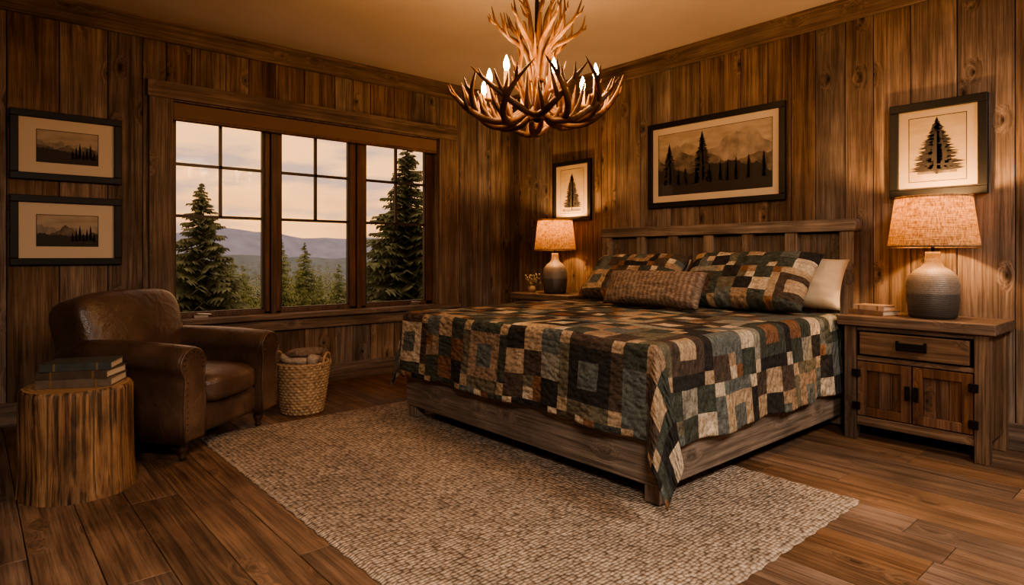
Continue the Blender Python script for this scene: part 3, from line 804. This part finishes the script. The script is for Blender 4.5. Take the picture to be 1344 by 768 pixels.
m,nt,b=newmat('stump_top_rings'); tc=N(nt,'TexCoord'); wv=N(nt,'TexWave',wave_type='RINGS',rings_direction='Z',i_Scale=14.0,i_Distortion=2.5,i_Detail=2.0,i_Detail_Scale=1.0); L(nt,tc.outputs['Object'],wv.inputs[0])
r=ramp(nt,[(0,(.22,.12,.055)),(1,(.42,.25,.12))],wv.outputs[1]); L(nt,r.outputs[0],b.inputs['Base Color']); b.inputs['Roughness'].default_value=.4
M_st=m
e=empty('tree_stump_table',(-3.985,-1.547,0))
def stf(r,z,a):
    ca,sa_=math.cos(a),math.sin(a)
    return r*(1+.09*noise.noise(Vector((ca*1.3,sa_*1.3,z*.8)))+.03*noise.noise(Vector((ca*6,sa_*6,z*1.0)))+.014*noise.noise(Vector((ca*18,sa_*18,z*2.5)))+.04*max(0,(.12-z))/.12)
mb=MB(); zs=[i*.02 for i in range(24)]
mb.lathe([(.222,z) for z in zs]+[(.220,.472),(.213,.482)],n=180,fn=stf)
mb.obj('bark_side',[M_ss],e)
mb=MB(); mb.lathe([(.214,.481),(.19,.4825),(.1,.4825),(.001,.4825)],n=180,fn=stf,smooth=False); mb.obj('ringed_top',[M_st],e)
bookstack('book_stack',(-3.975,-1.55,.483),math.radians(-30),[(.30,.21,.038,(.12,.085,.06),.05),(.29,.20,.036,(.07,.048,.034),-.04),(.28,.19,.034,(.04,.046,.04),.10)])

# ------------------------------------------------------------------ basket
e=empty('wicker_basket',(-2.641,-.857,0))
m,nt,b=newmat('wicker'); tc=N(nt,'TexCoord'); n=N(nt,'TexNoise',i_Scale=40.0,i_Detail=4.0); L(nt,tc.outputs['Object'],n.inputs['Vector'])
r=ramp(nt,[(.3,(.20,.12,.06)),(.7,(.46,.31,.175))],n.outputs[0]); L(nt,r.outputs[0],b.inputs['Base Color']); b.inputs['Roughness'].default_value=.7; M_wick=m
mb=MB(); rows=17; hh=.335
def brad(z): return .130+.048*(z/hh)**.8
K=26
vs=[];fs=[];nn_=K*6; zz=[]
for i in range(rows*4+1): zz.append(i/(rows*4)*hh)
for i,z in enumerate(zz):
    row=i//4; ph=(i%4)/4
    for k in range(nn_):
        a=2*pi*k/nn_
        rr=brad(z)+.006*math.sin(ph*pi)+.006*math.sin(K*a+pi*row)*math.sin(ph*pi)
        vs.append((rr*math.cos(a),rr*math.sin(a),z+.001))
for i in range(len(zz)-1):
    for k in range(nn_):
        j=(k+1)%nn_; fs.append((i*nn_+k,i*nn_+j,(i+1)*nn_+j,(i+1)*nn_+k))
mb.add(vs,fs,0,True)
mb.lathe([(0,.004),(.130,.004)],n=40)
mb.lathe([(brad(z)-.012,z) for z in (.01,.1,.2,.3,.335)],n=48)
for k in range(2):
    pts=[]
    for i in range(61):
        a=2*pi*i/60; pts.append(((brad(hh)-.004+.005*math.sin(a*15+k*pi))*math.cos(a),(brad(hh)-.004+.005*math.sin(a*15+k*pi))*math.sin(a),hh+.006+.005*math.cos(a*15+k*pi)))
    mb.tube(pts,[.008]*61,7,0,1)
for s in (-1,1):
    pts=[]
    for i in range(13):
        t=i/12*pi; c=Vector((math.cos(-.86),math.sin(-.86),0))*s; tdir=Vector((-c.y,c.x,0))
        pts.append(tuple(c*(.176+.004*math.sin(t))+tdir*(.06*math.cos(t))+Vector((0,0,hh-.01+.085*math.sin(t)))))
    mb.tube(pts,[.0085]*13,8,0,2)
mb.obj('woven_body',[M_wick],e)
mb=MB()
M_bl=plain('throw_blanket_brown',(.18,.12,.088),.95,nscale=30,namt=.4,bs=.8,bscale=90,bd=.01); M_bl2=plain('throw_blanket_taupe',(.36,.28,.21),.95,nscale=30,namt=.3,bs=.8,bscale=90,bd=.01)
def fold(c,h,sd,mt,rz,tilt):
    M=Matrix.Translation(c)@Matrix.Rotation(rz,4,'Z')@Matrix.Rotation(tilt,4,'X')
    mb.sbox((0,0,0),h,3.2,14,mt,M=M,fn=lambda q:(q.x*(1+.06*noise.noise(q*8+Vector((sd,0,0)))),q.y,q.z+.014*noise.noise(q*12+Vector((sd,sd,0)))))
mb.lathe([(0,.27),(.14,.27)],n=32,mat=0)
fold((0,0,.315),(.150,.135,.04),1,0,.3,.05); fold((-.01,.02,.368),(.135,.105,.030),2,1,.5,.10); fold((.01,.0,.408),(.122,.09,.028),3,0,.25,-.10); fold((.05,-.07,.365),(.075,.04,.035),4,1,.9,.3)
mb.obj('throw_blanket',[M_bl,M_bl2],e,merge=True)

# ------------------------------------------------------------------ antler chandelier
m,nt,b=newmat('antler_horn'); tc=N(nt,'TexCoord'); n=N(nt,'TexNoise',i_Scale=7.0,i_Detail=6.0); L(nt,tc.outputs['Object'],n.inputs['Vector'])
r=ramp(nt,[(.32,(.040,.016,.005)),(.5,(.095,.042,.012)),(.70,(.20,.096,.028))],n.outputs[0]); L(nt,r.outputs[0],b.inputs['Base Color']); b.inputs['Roughness'].default_value=.42; b.inputs['Specular IOR Level'].default_value=.3
n4=N(nt,'TexNoise',i_Scale=60.0,i_Detail=4.0); L(nt,tc.outputs['Object'],n4.inputs['Vector']); bump(nt,b,n4.outputs[0],.5,.006)
M_ant=m
cx_,cy_=-2.107,-2.649
e=empty('antler_chandelier',(cx_,cy_,0))
rd=random.Random(11)
mb=MB()
def pol(r,a,z): return Vector((r*math.cos(a),r*math.sin(a),z))
def antler(a0,prof,sweep,radii,tines,upv=1):
    n=len(prof); pts=[pol(r,a0+sweep*(i/(n-1)),z) for i,(r,z) in enumerate(prof)]
    mb.tube(pts,radii,8,0,5)
    for (i,ln,out,side) in tines:
        p=pts[i]; rad=radii[i]; c=p.copy(); c.z=0
        if c.length<1e-4: c=pol(1,a0,0)
        c.normalize(); t=Vector((-c.y,c.x,0))
        d=(Vector((0,0,1))*upv+c*out+t*side).normalized()
        bend=(c*(-.25*out)+Vector((0,0,.35))+t*(-.3*side))
        q1=p+d*ln*.4+c*ln*.10*out; q2=p+d*ln*.75+bend*ln*.12; q3=p+d*ln+bend*ln*.35
        mb.tube([p,q1,q2,q3],[rad*.85,rad*.66,rad*.42,.0015],7,0,4)
nA=17
for k in range(nA):
    a=2*pi*k/nA+rd.uniform(-.12,.12); s=rd.uniform(.88,1.02); zo=rd.uniform(-.015,.03); sw=(1 if k%2 else -1)*rd.uniform(.7,1.2)
    prof=[(.09,1.82+zo),(.17*s,1.775+zo),(.27*s,1.77+zo),(.36*s,1.82+zo),(.42*s,1.90+zo),(.455*s,1.99+zo)]
    antler(a-sw*.5,prof,sw,[.014,.018,.018,.016,.012,.0015],
      [(1,rd.uniform(.12,.18),.25,rd.uniform(-.4,.4)),(2,rd.uniform(.14,.20),.45,rd.uniform(-.5,.5)),(3,rd.uniform(.12,.18),.5,rd.uniform(-.6,.6)),(4,.08,.9,rd.uniform(-.6,.6))])
for k in range(7):
    a=2*pi*k/7+.2
    antler(a,[(.02,1.80),(.05,1.86),(.09,1.95),(.11,2.05),(.10,2.14),(.13,2.22)],rd.uniform(-.5,.5),[.013,.014,.013,.011,.008,.0015],[(2,.10,.7,.3),(3,.08,.9,-.4)])
nB=10
for k in range(nB):
    a=2*pi*(k+.4)/nB+rd.uniform(-.15,.15); s=rd.uniform(.85,1.25); zo=rd.uniform(-.05,.04); sw=rd.uniform(-.6,.6)
    prof=[(.03,2.00),(.045*s,2.12+zo),(.08*s,2.20+zo),(.16*s,2.25+zo),(.23*s,2.31+zo),(.26*s,2.40+zo)]
    antler(a,prof,sw,[.011,.013,.013,.011,.008,.0012],
      [(2,.12,.4,rd.uniform(-.5,.5)),(3,.12,.5,rd.uniform(-.6,.6)),(4,.07,1.5,rd.uniform(-.8,.8))])
for k in range(5):
    a=2*pi*k/5+.3
    antler(a,[(.025,2.18),(.04,2.28),(.05,2.35),(.08,2.42),(.13,2.48)],.4,[.011,.011,.010,.007,.0012],[(2,.09,.9,.2),(3,.06,.2,-.5)])
mb.obj('antlers',[M_ant],e)
mb=MB(); mb.lathe([(0,1.78),(.02,1.79),(.035,1.84),(.025,1.93),(.012,2.0),(.012,2.42),(.006,2.44)],n=20)
z=2.43; k=0
while z<2.73:
    pts=[]
    for i in range(13):
        t=2*pi*i/12; x_=.013*math.cos(t); zz_=.026*math.sin(t)
        pts.append((x_ if k%2 else 0,0 if k%2 else x_,z+.02+zz_))
    mb.tube(pts,[.0035]*13,6,0,1); z+=.038; k+=1
mb.lathe([(0,2.73),(.02,2.735),(.06,2.75),(.065,2.768),(0,2.77)],n=24)
mb.obj('stem_and_chain',[M_metal],e)
M_candle=plain('cream_candle_sleeve',(.40,.24,.11),.6)
M_flame=plain('flame_bulb_glow',(1,.7,.35),.3,emis=(1,.45,.12),es=80)
cm=MB(); bm_=MB()
for k in range(8):
    a=2*pi*k/8+.35; r=.26 if k%2 else .33; zb=1.88
    p=pol(r,a,0)
    cm.lathe([(0,0),(.022,0),(.026,.012),(.013,.016),(.013,.09),(0,.09)],(p.x,p.y,zb),16)
    bm_.lathe([(0,0),(.008,.002),(.015,.024),(.014,.042),(.006,.068),(0,.08)],(p.x,p.y,zb+.09),12)
    l=bpy.data.lights.new('candle_light','POINT'); l.energy=4.4; l.color=(1,.56,.25); l.shadow_soft_size=.03
    o=bpy.data.objects.new('candle_light_%d'%(k+1),l); scn.collection.objects.link(o); o.parent=e; o.location=(p.x,p.y,zb+.215)
cm.obj('candle_sleeves',[M_candle],e); bm_.obj('flame_bulbs',[M_flame],e)

# added fill lights, unseen behind the camera, shaped like flush ceiling lamps
M_fill=plain('fill_bowl_glow',(.9,.8,.65),.5,emis=(1,.8,.6),es=2.0)
for (fx,fy,wt) in ((-4.9,-6.0,105),(-1.5,-6.0,52)):
    e=empty('added_fill_light',(fx,fy,2.77)); mb=MB(); mb.lathe([(0,-.09),(.16,-.085),(.26,-.05),(.28,-.02)],n=32); mb.obj('fill_bowl',[M_fill],e)
    mb=MB(); mb.lathe([(.285,-.03),(.295,-.02),(.295,0),(0,0)],n=32); mb.obj('fill_canopy',[M_metal],e)
    l=bpy.data.lights.new('fill_light','AREA'); l.shape='DISK'; l.size=.8; l.energy=wt; l.color=(1,.84,.70)
    o=bpy.data.objects.new('fill_light_source',l); scn.collection.objects.link(o); o.parent=e; o.location=(0,0,-.12)

# ------------------------------------------------------------------ camera + view
cam=bpy.data.cameras.new('camera'); cam.sensor_width=36; cam.lens=817/1344*36; cam.shift_y=-49/1344; cam.clip_end=2000
co=bpy.data.objects.new('camera',cam); scn.collection.objects.link(co); scn.camera=co
co.location=(-4.375,-5.05,1.08); co.rotation_euler=(pi/2,0,math.atan2(.754,.6569)-pi/2)
scn.view_settings.view_transform='AgX'
try: scn.view_settings.look='AgX - Medium High Contrast'
except Exception as ex: print(ex)
scn.view_settings.exposure=0.85
